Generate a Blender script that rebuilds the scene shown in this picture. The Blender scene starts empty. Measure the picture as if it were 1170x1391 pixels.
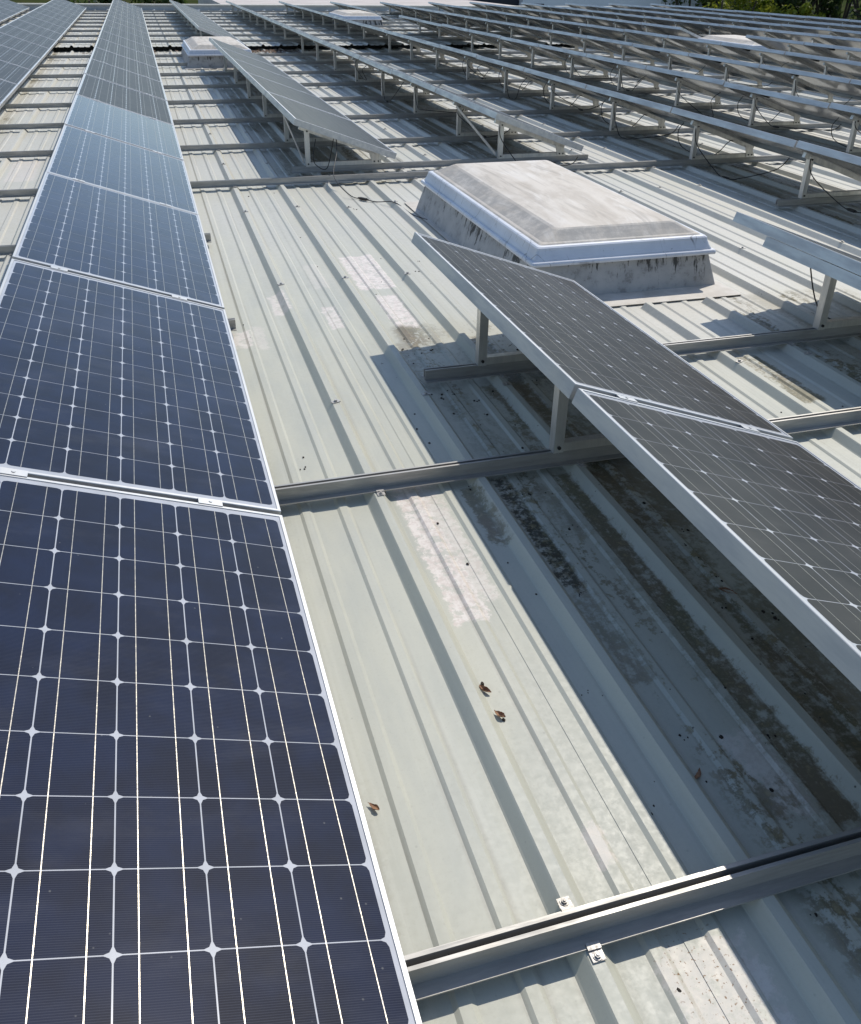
import bpy, bmesh, math, random
from mathutils import Vector, Matrix

# ------------------------------------------------------------------ camera, sky, sun
S = bpy.context.scene
C = S.collection
random.seed(7)
F, CY = 1190.19468, 630.1999
CA, CB, CC = -0.299244342, 1.05350068, 0.0175689958
CAM = Vector((-0.178274251, -1.88950829, 1.23002896))
ROT = Matrix.Rotation(CA, 3, 'Z') @ Matrix.Rotation(CB, 3, 'X') @ Matrix.Rotation(CC, 3, 'Z')
cd = bpy.data.cameras.new('camera')
cam = bpy.data.objects.new('camera', cd)
C.objects.link(cam)
cam.matrix_world = Matrix.Translation(CAM) @ ROT.to_4x4()
cd.sensor_fit = 'HORIZONTAL'
cd.sensor_width = 36.0
cd.lens = F / 1170 * 36
cd.shift_y = (CY - 695.5) / 1170
cd.clip_start, cd.clip_end = 0.02, 4000
S.camera = cam

SUN = Vector((0.60, 0.58, 1.0)).normalized()      # towards the sun
w = bpy.data.worlds.new('World')
S.world = w
w.use_nodes = True
nt = w.node_tree
nt.nodes.clear()
sky = nt.nodes.new('ShaderNodeTexSky')
sky.sky_type = 'NISHITA'
sky.sun_disc = False
sky.sun_elevation = math.asin(SUN.z)
sky.sun_rotation = math.atan2(SUN.x, SUN.y)
sky.air_density, sky.dust_density, sky.ozone_density = 1.0, 0.45, 1.3
bg = nt.nodes.new('ShaderNodeBackground')
bg.inputs['Strength'].default_value = 0.15
wo = nt.nodes.new('ShaderNodeOutputWorld')
nt.links.new(sky.outputs[0], bg.inputs[0])
nt.links.new(bg.outputs[0], wo.inputs[0])
sl = bpy.data.lights.new('sun', 'SUN')
sl.energy = 3.5
sl.angle = math.radians(0.53)
sl.color = (1.0, 0.945, 0.85)
so = bpy.data.objects.new('sun', sl)
C.objects.link(so)
so.rotation_euler = SUN.to_track_quat('Z', 'Y').to_euler()
so.location = (5, 5, 20)
S.view_settings.view_transform = 'Standard'
S.view_settings.look = 'None'
S.view_settings.gamma = 1
S.view_settings.exposure = 0.08
S.view_settings.use_curve_mapping = False


def project(p):
    q = ROT.transposed() @ (Vector(p) - CAM)
    if q.z > -0.05:
        return None
    return 585 + F * q.x / -q.z, CY - F * q.y / -q.z


def in_view(pts, mx=130, my=60):
    for p in pts:
        q = project(p)
        if q and -mx < q[0] < 1170 + mx and -my < q[1] < 1391 + my:
            return True
    return False


# ------------------------------------------------------------------ dimensions (metres)
TH = 0.339910438
CT, ST = math.cos(TH), math.sin(TH)
PX, PY = 0.1275, 0.1272          # cell pitch
PW, PL, PT = 0.799, 1.580, 0.043  # panel
LP = 1.599                       # panel pitch along a row
Y0 = 0.0359                      # joint between panel 0 and 1
RIB_TOP, PAN = -0.148, -0.176
RAIL_H = 0.042
RAIL_TOP = RIB_TOP + RAIL_H - 0.002
PITCH = 0.33
RIB0 = 0.333
STEP_Y, STEP_DZ = 15.95, 0.08
ROOF_X0, ROOF_X1, ROOF_Y0, ROOF_Y1 = RIB0 + 0.165 - 9 * 0.99, RIB0 + 0.165 + 17 * 0.99, -3.4, 29.2


def row_low(r):                  # x of the low cell edge of row r
    if r <= 1:
        return 1.556 * r
    hi = 2.37 if r == 2 else 3.90 + 1.525 * (r - 3)
    return hi - 0.822 + 1.556


# ------------------------------------------------------------------ node helpers
class M:
    def __init__(s, name):
        s.m = bpy.data.materials.new(name)
        s.m.use_nodes = True
        s.n = s.m.node_tree.nodes
        s.l = s.m.node_tree.links
        s.b = s.n['Principled BSDF']

    def put(s, sock, v):
        if isinstance(v, bpy.types.NodeSocket):
            s.l.new(v, sock)
        elif v is not None:
            sock.default_value = v

    def math(s, op, a, b=None, c=None, clamp=False):
        n = s.n.new('ShaderNodeMath')
        n.operation = op
        n.use_clamp = clamp
        for i, v in enumerate((a, b, c)):
            s.put(n.inputs[i], v)
        return n.outputs[0]

    def ramp(s, v, lo, hi, a=0.0, b=1.0):
        n = s.n.new('ShaderNodeMapRange')
        n.interpolation_type = 'SMOOTHSTEP'
        s.put(n.inputs[0], v)
        for i, q in enumerate((lo, hi, a, b)):
            s.put(n.inputs[1 + i], q)
        return n.outputs[0]

    def mix(s, f, a, b, mode='MIX'):
        n = s.n.new('ShaderNodeMix')
        n.data_type = 'RGBA'
        n.blend_type = mode
        s.put(n.inputs[0], f)
        for i, v in ((6, a), (7, b)):
            s.put(n.inputs[i], (*v, 1) if isinstance(v, tuple) and len(v) == 3 else v)
        return n.outputs[2]

    def pos(s):
        if not hasattr(s, '_p'):
            g = s.n.new('ShaderNodeNewGeometry')
            s._p = g.outputs['Position']
            x = s.n.new('ShaderNodeSeparateXYZ')
            s.l.new(s._p, x.inputs[0])
            s.x, s.y, s.z = x.outputs
        return s._p

    def obj(s):
        if not hasattr(s, '_o'):
            s._o = s.n.new('ShaderNodeTexCoord').outputs['Object']
        return s._o

    def scale(s, v, k):
        n = s.n.new('ShaderNodeVectorMath')
        n.operation = 'MULTIPLY'
        s.l.new(v, n.inputs[0])
        n.inputs[1].default_value = k
        return n.outputs[0]

    def noise(s, v, sc, det=4, rough=0.55, dist=0.0, col=False):
        n = s.n.new('ShaderNodeTexNoise')
        s.l.new(v, n.inputs['Vector'])
        n.inputs['Scale'].default_value = sc
        n.inputs['Detail'].default_value = det
        n.inputs['Roughness'].default_value = rough
        n.inputs['Distortion'].default_value = dist
        return n.outputs['Color' if col else 'Fac']

    def voro(s, v, sc, rnd=1.0, feat='F1'):
        n = s.n.new('ShaderNodeTexVoronoi')
        n.feature = feat
        s.l.new(v, n.inputs['Vector'])
        n.inputs['Scale'].default_value = sc
        n.inputs['Randomness'].default_value = rnd
        return n.outputs['Distance'], n.outputs['Color'] if feat == 'F1' else None

    def rect(s, x, y, r, soft=0.008):
        a = s.ramp(x, r[0] - soft, r[0] + soft)
        b = s.ramp(x, r[1] - soft, r[1] + soft, 1.0, 0.0)
        c = s.ramp(y, r[2] - soft * 2, r[2] + soft * 2)
        d = s.ramp(y, r[3] - soft * 2, r[3] + soft * 2, 1.0, 0.0)
        return s.math('MULTIPLY', s.math('MULTIPLY', a, b), s.math('MULTIPLY', c, d))

    def bump(s, h, strength=0.2, dist=0.001):
        n = s.n.new('ShaderNodeBump')
        n.inputs['Strength'].default_value = strength
        n.inputs['Distance'].default_value = dist
        s.l.new(h, n.inputs['Height'])
        s.l.new(n.outputs[0], s.b.inputs['Normal'])

    def done(s, col, rough=0.5, metal=0.0, spec=0.5, coat=0.0, coat_r=0.05, coat_ior=1.4):
        c = (*col, 1) if isinstance(col, tuple) and len(col) == 3 else col
        s.put(s.b.inputs['Base Color'], c)
        s.put(s.b.inputs['Roughness'], rough)
        s.put(s.b.inputs['Metallic'], metal)
        s.put(s.b.inputs['Specular IOR Level'], spec)
        if coat:
            s.b.inputs['Coat Weight'].default_value = coat
            s.put(s.b.inputs['Coat Roughness'], coat_r)
            s.b.inputs['Coat IOR'].default_value = coat_ior
        return s.m


def mat_roof():
    m = M('roof_paint')
    p = m.pos()
    x, y = m.x, m.y
    big = m.noise(p, 0.9, 4)
    mid = m.noise(m.scale(p, (9, 2.2, 9)), 1.0, 5, 0.6)
    fine = m.noise(p, 60, 4, 0.7)
    streak = m.noise(m.scale(p, (45, 0.9, 20)), 1.0, 4, 0.6)
    col = m.mix(m.ramp(mid, .35, .68), (0.485, 0.478, 0.395), (0.43, 0.432, 0.37))
    col = m.mix(m.ramp(streak, .48, .72, 0, .35), col, (0.55, 0.545, 0.475))
    # chalky bleached areas away from the sheltered front bay
    wx = m.ramp(x, 0.75, 1.5)
    wy = m.ramp(y, 1.4, 4.2)
    wl = m.ramp(x, -0.2, -0.7)
    wf = m.math('MAXIMUM', m.math('MULTIPLY', wx, m.ramp(y, 0.6, 1.6)), m.math('MAXIMUM', m.math('MULTIPLY', wy, .75), wl))
    wf = m.math('MULTIPLY', wf, m.ramp(m.math('ADD', m.math('MULTIPLY', big, .5), m.math('MULTIPLY', mid, .5)), .30, .62, .25, 1.0))
    chalk = m.mix(m.ramp(fine, .35, .65), (0.63, 0.59, 0.52), (0.56, 0.535, 0.475))
    col = m.mix(m.math('MULTIPLY', wf, .68), col, chalk)
    dust = m.noise(p, 130, 3, .8)
    col = m.mix(m.ramp(dust, .50, .80, 0, .30), col, (0.33, 0.31, 0.25))
    smud = m.math('MULTIPLY', m.ramp(m.noise(m.scale(p, (26, 5, 20)), 1.0, 5, .7), .52, .70), m.ramp(m.noise(p, 2.2, 3), .45, .62))
    col = m.mix(m.math('MULTIPLY', smud, .16), col, (0.30, 0.29, 0.25))
    # worn repaint patches with ragged edges
    jit = m.math('MULTIPLY', m.math('SUBTRACT', m.noise(p, 24, 6, .8), .5), .075)
    xj, yj = m.math('ADD', x, jit), m.math('ADD', y, m.math('MULTIPLY', jit, 1.6))
    tot = None
    for r, k in (((.385, .475, -.31, .36), .95), ((.44, .525, -.24, .36), .6), ((.255, .335, 1.97, 2.25), .7), ((.715, .90, 2.22, 2.80), 1.0),
                 ((.755, .865, 1.66, 2.12), 1.0), ((.475, .54, 1.74, 2.03), .8), ((.425, .462, -1.02, -.93), .6), ((.80, .885, -1.02, -.80), .55),
                 ((.03, .12, 1.62, 1.80), .7), ((.13, .18, 1.58, 1.86), .4), ((.43, .60, -1.62, -1.19), .5), ((.50, .58, 2.3, 2.7), .3),
                 ((-.9, -.72, 3.9, 4.5), .5), ((-1.25, -1.05, 5.2, 6.0), .5)):
        q = m.math('MULTIPLY', m.rect(xj, yj, r, .005), k)
        tot = q if tot is None else m.math('MAXIMUM', tot, q)
    pcol = m.mix(m.ramp(fine, .36, .6), (0.60, 0.52, 0.46), (0.72, 0.66, 0.60))
    tot = m.math('MULTIPLY', tot, m.ramp(m.noise(p, 32, 6, .75), .38, .50, .22, 1))
    col = m.mix(tot, col, pcol)
    # moss and dirt lying in the pans under the panel rows
    ph = m.math('FRACT', m.math('DIVIDE', m.math('SUBTRACT', x, 0.70), 1.54))
    under = m.math('MULTIPLY', m.ramp(ph, .0, .05), m.ramp(ph, .50, .60, 1, 0))
    opn = m.math('MULTIPLY', m.math('MULTIPLY', m.ramp(y, 1.66, 1.72), m.ramp(y, 4.55, 4.65, 1, 0)), m.ramp(x, 3.4, 3.5, 1, 0))
    under = m.math('MULTIPLY', under, m.math('SUBTRACT', 1.0, opn))
    rp = m.math('FRACT', m.math('DIVIDE', m.math('SUBTRACT', x, RIB0), PITCH))
    lane = m.math('MULTIPLY', m.ramp(rp, .09, .13), m.ramp(rp, .36, .70, 1, .35))
    lane = m.math('MULTIPLY', lane, m.ramp(rp, .88, .92, 1, 0))
    blot = m.noise(m.scale(p, (7, 1.7, 7)), 1.0, 6, .68, .4)
    ragged = m.noise(p, 34, 5, .75)
    dm = m.math('ADD', m.math('MULTIPLY', blot, .58), m.math('MULTIPLY', ragged, .42))
    dirt = m.math('MULTIPLY', m.ramp(dm, .50, .56), m.math('MULTIPLY', under, lane))
    ex = None
    for r, k in (((.702, .757, -.28, .33), 1.0), ((.70, .77, -.62, -.28), .6), ((.72, .80, .42, 1.0), .3), ((.59, .645, -.02, .3), .75), ((.897, .957, .42, 1.0), .9),
                 ((.80, .86, .45, .95), .45), ((.897, .957, -1.06, .30), .95), ((.80, .865, -.05, .25), .5), ((1.028, 1.088, -1.42, .30), .95), ((1.028, 1.09, .4, 1.5), .9), ((1.12, 1.20, -1.4, 1.3), .7),
                 ((1.23, 1.29, -1.3, 1.2), .9), ((2.0, 2.14, .55, 1.0), .9), ((.78, .86, -1.02, -.93), .8), ((.70, .76, 1.0, 1.5), .5),
                 ((.80, .95, 5.1, 9.5), .6), ((1.03, 1.20, 5, 8), .7), ((1.66, 1.78, 5.2, 7.9), .55), ((2.36, 2.6, 4.9, 11), .7), ((2.7, 2.95, 4.9, 11), .6), ((4.0, 4.25, 3.5, 12), .6)):
        q = m.math('MULTIPLY', m.rect(xj, yj, r, .007), k)
        ex = q if ex is None else m.math('MAXIMUM', ex, q)
    ex = m.math('MULTIPLY', ex, m.ramp(dm, .415, .53))
    dirt = m.math('MAXIMUM', dirt, ex)
    rustn = m.noise(p, 5, 3)
    dcol = m.mix(m.ramp(ragged, .52, .68), m.mix(m.ramp(rustn, .42, .6), (0.088, 0.073, 0.024), (0.115, 0.076, 0.034)), (0.25, 0.205, 0.105))
    col = m.mix(m.math('MULTIPLY', dirt, .93), col, dcol)
    crust = m.math('MULTIPLY', m.rect(xj, yj, (.702, .757, -.25, .33), .006), m.ramp(m.noise(p, 48, 5, .75), .44, .56))
    col = m.mix(m.math('MULTIPLY', crust, .85), col, (.028, .022, .012))
    # light overall grime under the panels, small specks everywhere
    col = m.mix(m.math('MULTIPLY', m.math('MULTIPLY', under, m.ramp(blot, .3, .7)), .22), col, (0.29, 0.27, 0.20))
    d, vc = m.voro(p, 42)
    sep = m.n.new('ShaderNodeSeparateColor')
    m.l.new(vc, sep.inputs[0])
    speck = m.math('MULTIPLY', m.ramp(d, .06, .14, 1, 0), m.ramp(sep.outputs[0], .86, .90))
    speck = m.math('MULTIPLY', speck, m.math('MULTIPLY_ADD', under, .75, .16))
    col = m.mix(speck, col, (0.06, 0.05, 0.04))
    sp2 = m.math('MULTIPLY', m.rect(xj, yj, (.44, .56, -1.32, -1.17), .02), m.ramp(m.noise(p, 170, 3), .61, .67))
    col = m.mix(sp2, col, (0.20, 0.11, 0.05))
    # grime beside ribs and laps
    edge = m.math('MULTIPLY', m.ramp(m.math('ABSOLUTE', m.math('SUBTRACT', rp, .105)), .0, .05, 1, 0), m.ramp(streak, .40, .62))
    for q in (.275, .39, .605, .73, .885):
        edge = m.math('MAXIMUM', edge, m.math('MULTIPLY', m.ramp(m.math('ABSOLUTE', m.math('SUBTRACT', rp, q)), .0, .03, 1, 0), m.ramp(streak, .46, .62)))
    col = m.mix(m.math('MULTIPLY', edge, .35), col, (0.27, 0.25, 0.20))
    m.bump(m.math('ADD', m.math('MULTIPLY', fine, .12), m.math('MULTIPLY', m.noise(m.scale(p, (6, 1.5, 6)), 1.0, 2), 1.5)), .22, .0015)
    rough = m.ramp(fine, .3, .7, .42, .6)
    return m.done(col, rough, 0, .4)


def mat_metal(name, c1, c2, rough=.38, metal=1.0, sc=30, stretch=(1, 1, 1), dirt=.35):
    m = M(name)
    o = m.pos()
    n = m.noise(m.scale(o, stretch), sc, 4, .65)
    g = m.noise(o, 4, 4, .6)
    col = m.mix(m.ramp(n, .3, .7), c1, c2)
    col = m.mix(m.ramp(g, .5, .75, 0, dirt), col, (0.30, 0.27, 0.22))
    m.bump(n, .12, .0006)
    return m.done(col, m.ramp(n, .3, .7, rough - .07, rough + .1), metal, .5)


def mat_cell(name, base, base2, coat, coat_r, finger, rough=.45):
    m = M(name)
    o = m.obj()
    oi = m.n.new('ShaderNodeObjectInfo')
    sx = m.n.new('ShaderNodeSeparateXYZ')
    m.l.new(o, sx.inputs[0])
    wv = m.math('SINE', m.math('MULTIPLY', sx.outputs[1], 2 * math.pi / .0034))
    f = m.ramp(wv, .1, .9, 0, finger)
    n = m.noise(m.pos(), 9, 3)
    g = m.noise(m.pos(), 1200, 2, .8)
    col = m.mix(m.math('MULTIPLY_ADD', m.math('SUBTRACT', oi.outputs['Random'], .5), .35, m.ramp(n, .3, .7)), base, base2)
    col = m.mix(f, col, (0.060, 0.066, 0.090))
    col = m.mix(m.ramp(g, .5, .8, 0, .06), col, (0.20, 0.20, 0.20))  # fine pale grain, glitter of the glass painted into the colour
    dust = m.noise(m.pos(), 2.3, 5, .6)
    col = m.mix(m.ramp(dust, .45, .8, .0, .025), col, (.45, .43, .38))
    d, vc = m.voro(m.pos(), 55)
    sp = m.n.new('ShaderNodeSeparateColor')
    m.l.new(vc, sp.inputs[0])
    spot = m.math('MULTIPLY', m.ramp(d, .05, .13, 1, 0), m.ramp(sp.outputs[0], .90, .93))
    col = m.mix(m.math('MULTIPLY', spot, .30), col, (.30, .29, .26))
    film = m.math('MULTIPLY', m.ramp(m.noise(m.scale(m.pos(), (3, 9, 3)), 1.0, 6, .7), .48, .72), .030)
    col = m.mix(film, col, (.48, .45, .40))
    return m.done(col, rough, 0, .04, coat, coat_r, 1.34)


MAT = {}
MAT['roof'] = mat_roof()
MAT['frame'] = mat_metal('anodised_frame', (0.54, 0.54, 0.53), (0.44, 0.445, 0.45), .46, .72, 25, (1, .15, 1), .12)
MAT['rail'] = mat_metal('galvanised_rail', (0.42, 0.405, 0.38), (0.32, 0.31, 0.29), .48, .55, 60, (.12, 1, 1), .4)
MAT['post'] = mat_metal('mill_aluminium', (0.72, 0.70, 0.65), (0.60, 0.59, 0.56), .4, .75, 40, (1, 1, .15), .3)
MAT['bolt'] = mat_metal('zinc_bolt', (0.48, 0.465, 0.44), (0.34, 0.32, 0.30), .5, .45, 120, (1, 1, 1), .5)
MAT['cell_blue'] = mat_cell('blue_cell', (0.004, 0.006, 0.016), (0.006, 0.012, 0.036), .72, .04, .34)
MAT['cell_grey'] = mat_cell('charcoal_cell', (0.027, 0.027, 0.024), (0.038, 0.037, 0.033), .46, .30, .15, .6)


def mat_sheet():
    m = M('backsheet')
    n = m.noise(m.pos(), 14, 4)
    return m.done(m.mix(m.ramp(n, .35, .7), (.42, .43, .46), (.36, .37, .39)), .5, 0, .3, .8, .12, 1.36)


def mat_ribbon():
    m = M('busbar_ribbon')
    n = m.noise(m.pos(), 55, 3, .7)
    m.bump(n, .45, .0015)
    return m.done(m.mix(m.ramp(n, .35, .65), (.50, .46, .38), (.34, .32, .29)), .34, .75, .5)


MAT['sheet'] = mat_sheet()
MAT['ribbon'] = mat_ribbon()


def mat_plain(name, c1, c2, sc, rough=.6, metal=0, spec=.4, bump=0.0):
    m = M(name)
    n = m.noise(m.pos(), sc, 5, .6)
    if bump:
        m.bump(n, bump, .004)
    return m.done(m.mix(m.ramp(n, .35, .65), c1, c2), rough, metal, spec)


MAT['black'] = mat_plain('black_rubber', (.012, .012, .012), (.025, .024, .022), 40, .45)
MAT['twig'] = mat_plain('dry_leaf_brown', (.36, .20, .11), (.20, .10, .055), 60, .7, 0, .3, .6)
MAT['seed'] = mat_plain('dark_seed', (.035, .024, .016), (.02, .016, .012), 80, .8)
MAT['gravel'] = mat_plain('leaf_litter', (.20, .13, .08), (.10, .06, .04), 30, .9)


def mat_dome():
    m = M('weathered_dome')
    p = m.pos()
    a = m.noise(m.scale(p, (2.2, 1.0, 1)), 1.7, 6, .62, .8)
    sw = m.noise(m.scale(p, (9, 2.0, 4)), 1.0, 5, .6, 1.2)
    f = m.noise(p, 70, 4, .7)
    col = m.mix(m.ramp(a, .38, .62), (.62, .56, .48), (.50, .44, .365))
    col = m.mix(m.ramp(sw, .46, .70, 0, .6), col, (.72, .68, .62))
    col = m.mix(m.ramp(m.noise(m.scale(p, (9, .9, 4)), 1.3, 6, .65, 1.0), .50, .70, 0, .45), col, (.25, .215, .175))
    col = m.mix(m.ramp(f, .56, .75, 0, .3), col, (.28, .25, .22))
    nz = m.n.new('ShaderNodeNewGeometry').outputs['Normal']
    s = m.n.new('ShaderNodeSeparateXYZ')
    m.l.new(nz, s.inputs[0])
    slope = m.ramp(s.outputs[2], .90, .985, 1, 0)     # greyer tone where the rim is steep
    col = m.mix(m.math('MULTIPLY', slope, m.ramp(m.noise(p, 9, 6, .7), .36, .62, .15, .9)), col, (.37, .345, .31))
    m.bump(f, .25, .003)
    return m.done(col, .62, 0, .3)


def mat_flange():
    m = M('white_flange')
    p = m.pos()
    n = m.noise(p, 5, 5)
    col = m.mix(m.ramp(n, .35, .7), (.70, .71, .735), (.60, .61, .64))
    s = m.noise(m.scale(p, (14, 14, 3)), 2.4, 5, .7, .6)
    col = m.mix(m.ramp(s, .60, .70, 0, .55), col, (.20, .19, .17))
    d, _ = m.voro(m.scale(p, (1.0, 1.0, .3)), 5.5, 1, 'DISTANCE_TO_EDGE')
    crack = m.math('MULTIPLY', m.ramp(d, .0, .012, 1, 0), m.ramp(n, .45, .6))
    col = m.mix(m.math('MULTIPLY', crack, .7), col, (.08, .075, .07))
    return m.done(col, .42, 0, .45)


def mat_curb():
    m = M('grey_upstand')
    p = m.pos()
    n = m.noise(p, 7, 6, .65)
    col = m.mix(m.ramp(n, .35, .68), (.47, .46, .44), (.37, .365, .355))
    st = m.noise(m.scale(p, (26, 26, 2.2)), 1.0, 5, .7)
    top = m.ramp(m.z, -.14, -.01, 0, 1)
    k = m.math('MULTIPLY', m.ramp(m.math('MULTIPLY_ADD', top, .15, m.math('MULTIPLY_ADD', m.math('SUBTRACT', m.noise(p, 4.5, 3), .5), .55, st)), .665, .76), .85)
    col = m.mix(k, col, (.022, .022, .02))
    lich = m.math('MULTIPLY', m.ramp(m.noise(p, 14, 6, .75), .52, .66), .45)
    col = m.mix(lich, col, (.14, .13, .11))
    m.bump(n, .3, .004)
    return m.done(col, .8, 0, .25)


MAT['dome'], MAT['flange'], MAT['curb'] = mat_dome(), mat_flange(), mat_curb()
MAT['flash'] = mat_plain('tray_flashing', (.62, .58, .52), (.50, .455, .39), 6, .6)


# ------------------------------------------------------------------ mesh helpers
class MB:
    def __init__(s):
        s.v, s.f, s.mi = [], [], []

    def face(s, pts, mi=0):
        n = len(s.v)
        s.v += [tuple(p) for p in pts]
        s.f.append(tuple(range(n, n + len(pts))))
        s.mi.append(mi)

    def raw(s, vs, fs, mi=0):
        n = len(s.v)
        s.v += [tuple(p) for p in vs]
        s.f += [tuple(i + n for i in f) for f in fs]
        s.mi += [mi] * len(fs)

    def hexa(s, c8, mi=0):       # bottom 4 (ccw from above), top 4
        s.raw(c8, [(3, 2, 1, 0), (4, 5, 6, 7), (0, 1, 5, 4), (1, 2, 6, 5), (2, 3, 7, 6), (3, 0, 4, 7)], mi)

    def box(s, x0, x1, y0, y1, z0, z1, mi=0):
        s.hexa([(x0, y0, z0), (x1, y0, z0), (x1, y1, z0), (x0, y1, z0), (x0, y0, z1), (x1, y0, z1), (x1, y1, z1), (x0, y1, z1)], mi)

    def bar(s, a, b, wy, t, up=Vector((0, 0, 1)), mi=0):     # rectangular bar a->b, width wy across, thickness t along up
        a, b = Vector(a), Vector(b)
        d = (b - a).normalized()
        side = d.cross(up)
        if side.length < 1e-4:
            side = Vector((0, 1, 0))
        side.normalize()
        u = side.cross(d).normalized()
        q = []
        for P in (a, b):
            for sx, sz in ((-1, -1), (1, -1), (1, 1), (-1, 1)):
                q.append(P + side * sx * wy / 2 + u * sz * t / 2)
        s.raw(q, [(0, 1, 2, 3), (7, 6, 5, 4), (4, 5, 1, 0), (5, 6, 2, 1), (6, 7, 3, 2), (7, 4, 0, 3)], mi)

    def extrude(s, prof, a, b, axis, mi=0, closed=True, caps=True):   # profile 2-D polygon swept along an axis
        n = len(prof)

        def P(t, q):
            return (t, q[0], q[1]) if axis == 'x' else (q[0], t, q[1])
        vs = [P(a, q) for q in prof] + [P(b, q) for q in prof]
        fs = []
        for i in range(n if closed else n - 1):
            j = (i + 1) % n
            fs.append((i, j, j + n, i + n))
        if closed and caps:
            fs += [tuple(range(n))[::-1], tuple(range(n, 2 * n))]
        s.raw(vs, fs, mi)

    def cyl(s, c, r, z0, z1, n=8, mi=0):
        vs = [(c[0] + r * math.cos(2 * math.pi * i / n), c[1] + r * math.sin(2 * math.pi * i / n), z) for z in (z0, z1) for i in range(n)]
        s.raw(vs, [(i, (i + 1) % n, (i + 1) % n + n, i + n) for i in range(n)] + [tuple(range(n))[::-1], tuple(range(n, 2 * n))], mi)

    def mesh(s, name, mats, smooth=False, fix=True):
        me = bpy.data.meshes.new(name)
        me.from_pydata(s.v, [], s.f)
        for m in mats:
            me.materials.append(m)
        me.polygons.foreach_set('material_index', s.mi)
        if fix:
            bm = bmesh.new()
            bm.from_mesh(me)
            bmesh.ops.recalc_face_normals(bm, faces=bm.faces)
            bm.to_mesh(me)
            bm.free()
        if smooth:
            me.polygons.foreach_set('use_smooth', [True] * len(me.polygons))
        me.update()
        return me


def link(name, me, parent=None, loc=None, rot=None):
    o = bpy.data.objects.new(name, me)
    C.objects.link(o)
    if parent is not None:
        o.parent = parent
    if loc is not None:
        o.location = loc
    if rot is not None:
        o.rotation_euler = rot
    return o


def tag(o, label=None, cat=None, group=None, kind=None):
    for k, v_ in (('label', label), ('category', cat), ('group', group), ('kind', kind)):
        if v_:
            o[k] = v_
    return o


ORD = ['nearest', 'second', 'third', 'fourth', 'fifth', 'sixth', 'seventh', 'eighth', 'ninth', 'tenth', 'eleventh', 'twelfth', 'thirteenth',
       'fourteenth', 'fifteenth', 'sixteenth', 'seventeenth', 'eighteenth', 'nineteenth', 'twentieth', 'twenty-first', 'twenty-second',
       'twenty-third', 'twenty-fourth', 'twenty-fifth']
ROWN = {-2: 'first', -1: 'second', 0: 'third', 1: 'fourth', 2: 'fifth', 3: 'sixth', 4: 'seventh', 5: 'eighth', 6: 'ninth', 7: 'tenth',
        8: 'eleventh', 9: 'twelfth', 10: 'thirteenth', 11: 'fourteenth'}


def which(n):
    return 'nearest' if n == 0 else ORD[n] + ' from near end'


# ------------------------------------------------------------------ roof sheets
SKY = [(1.435, 2.489, 1.854, 3.77), (.46, 1.50, 12.95, 15.0), (4.47, 5.52, 21.0, 22.9), (10.25, 11.30, 13.0, 14.9)]


def rib_cut(xc, y):
    """0 where a rib is cut away around a skylight"""
    for x0, x1, ya, yb in SKY:
        if x0 - .02 < xc < x1 + .02 and ya - .20 < y < yb + .22:
            return 0.0
    return 1.0


def sheet_mesh(x0, ya, yb, dz, seed):
    xs = []
    for k in range(3):
        xc = x0 + PITCH / 2 + k * PITCH
        for off, hh in ((-.036, 0), (-.0325, .003), (-.0145, RIB_TOP - PAN - .003), (-.0115, RIB_TOP - PAN), (.0115, RIB_TOP - PAN), (.0145, RIB_TOP - PAN - .003), (.0325, .003), (.036, 0)):
            xs.append((xc + off, hh, xc))
        for mo in (.11, .22):
            if k == 2 and mo == .22:
                continue
            for off in (-.0195, -.0105, .0105, .0195):
                xs.append((xc + mo + off, .0055 if abs(off) < .012 else 0, None))
    pre = []
    xc = x0 + PITCH / 2 - PITCH
    for off in (-.0195, -.0105, .0105, .0195):
        pre.append((xc + .22 + off, .0055 if abs(off) < .012 else 0, None))
    prof = [(x0 - .002, 0, None)] + pre + xs + [(x0 + .992, 0, None)]
    cuts = sorted({c for (sx0, sx1, a, b) in SKY for c in (a - .205, a - .20, b + .22, b + .225) if ya < c < yb and sx1 > x0 and sx0 < x0 + .99})
    ys = [ya] + cuts + [yb]
    z0 = PAN + dz + (.0012 if seed % 2 else 0)
    b = MB()
    n = len(prof)
    vs = []
    for y in ys:
        for (x, h, rc) in prof:
            hh = h
            if rc is not None and h > 0:
                mid = y + (.003 if (y in cuts and (any(abs(y - (a - .20)) < 1e-6 or abs(y - (bb + .22)) < 1e-6 for (_, _, a, bb) in SKY))) else 0)
                inside = any(sx0 - .02 < rc < sx1 + .02 and a - .2001 <= y <= bb + .2201 for (sx0, sx1, a, bb) in SKY)
                hh = 0 if inside else h
            vs.append((x, y, z0 + hh))
    fs = [(j * n + i, j * n + i + 1, (j + 1) * n + i + 1, (j + 1) * n + i) for j in range(len(ys) - 1) for i in range(n - 1)]
    # turned-down ends so that the sheet shows an edge
    for row, yy in ((0, -1), (len(ys) - 1, 1)):
        k = len(vs)
        for i in range(n):
            q = vs[row * n + i]
            vs.append((q[0], q[1], q[2] - .003))
        fs += [(row * n + i, row * n + i + 1, k + i + 1, k + i) for i in range(n - 1)]
    b.raw(vs, fs)
    return b.mesh('roof_sheet', [MAT['roof']], fix=False)


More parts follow.
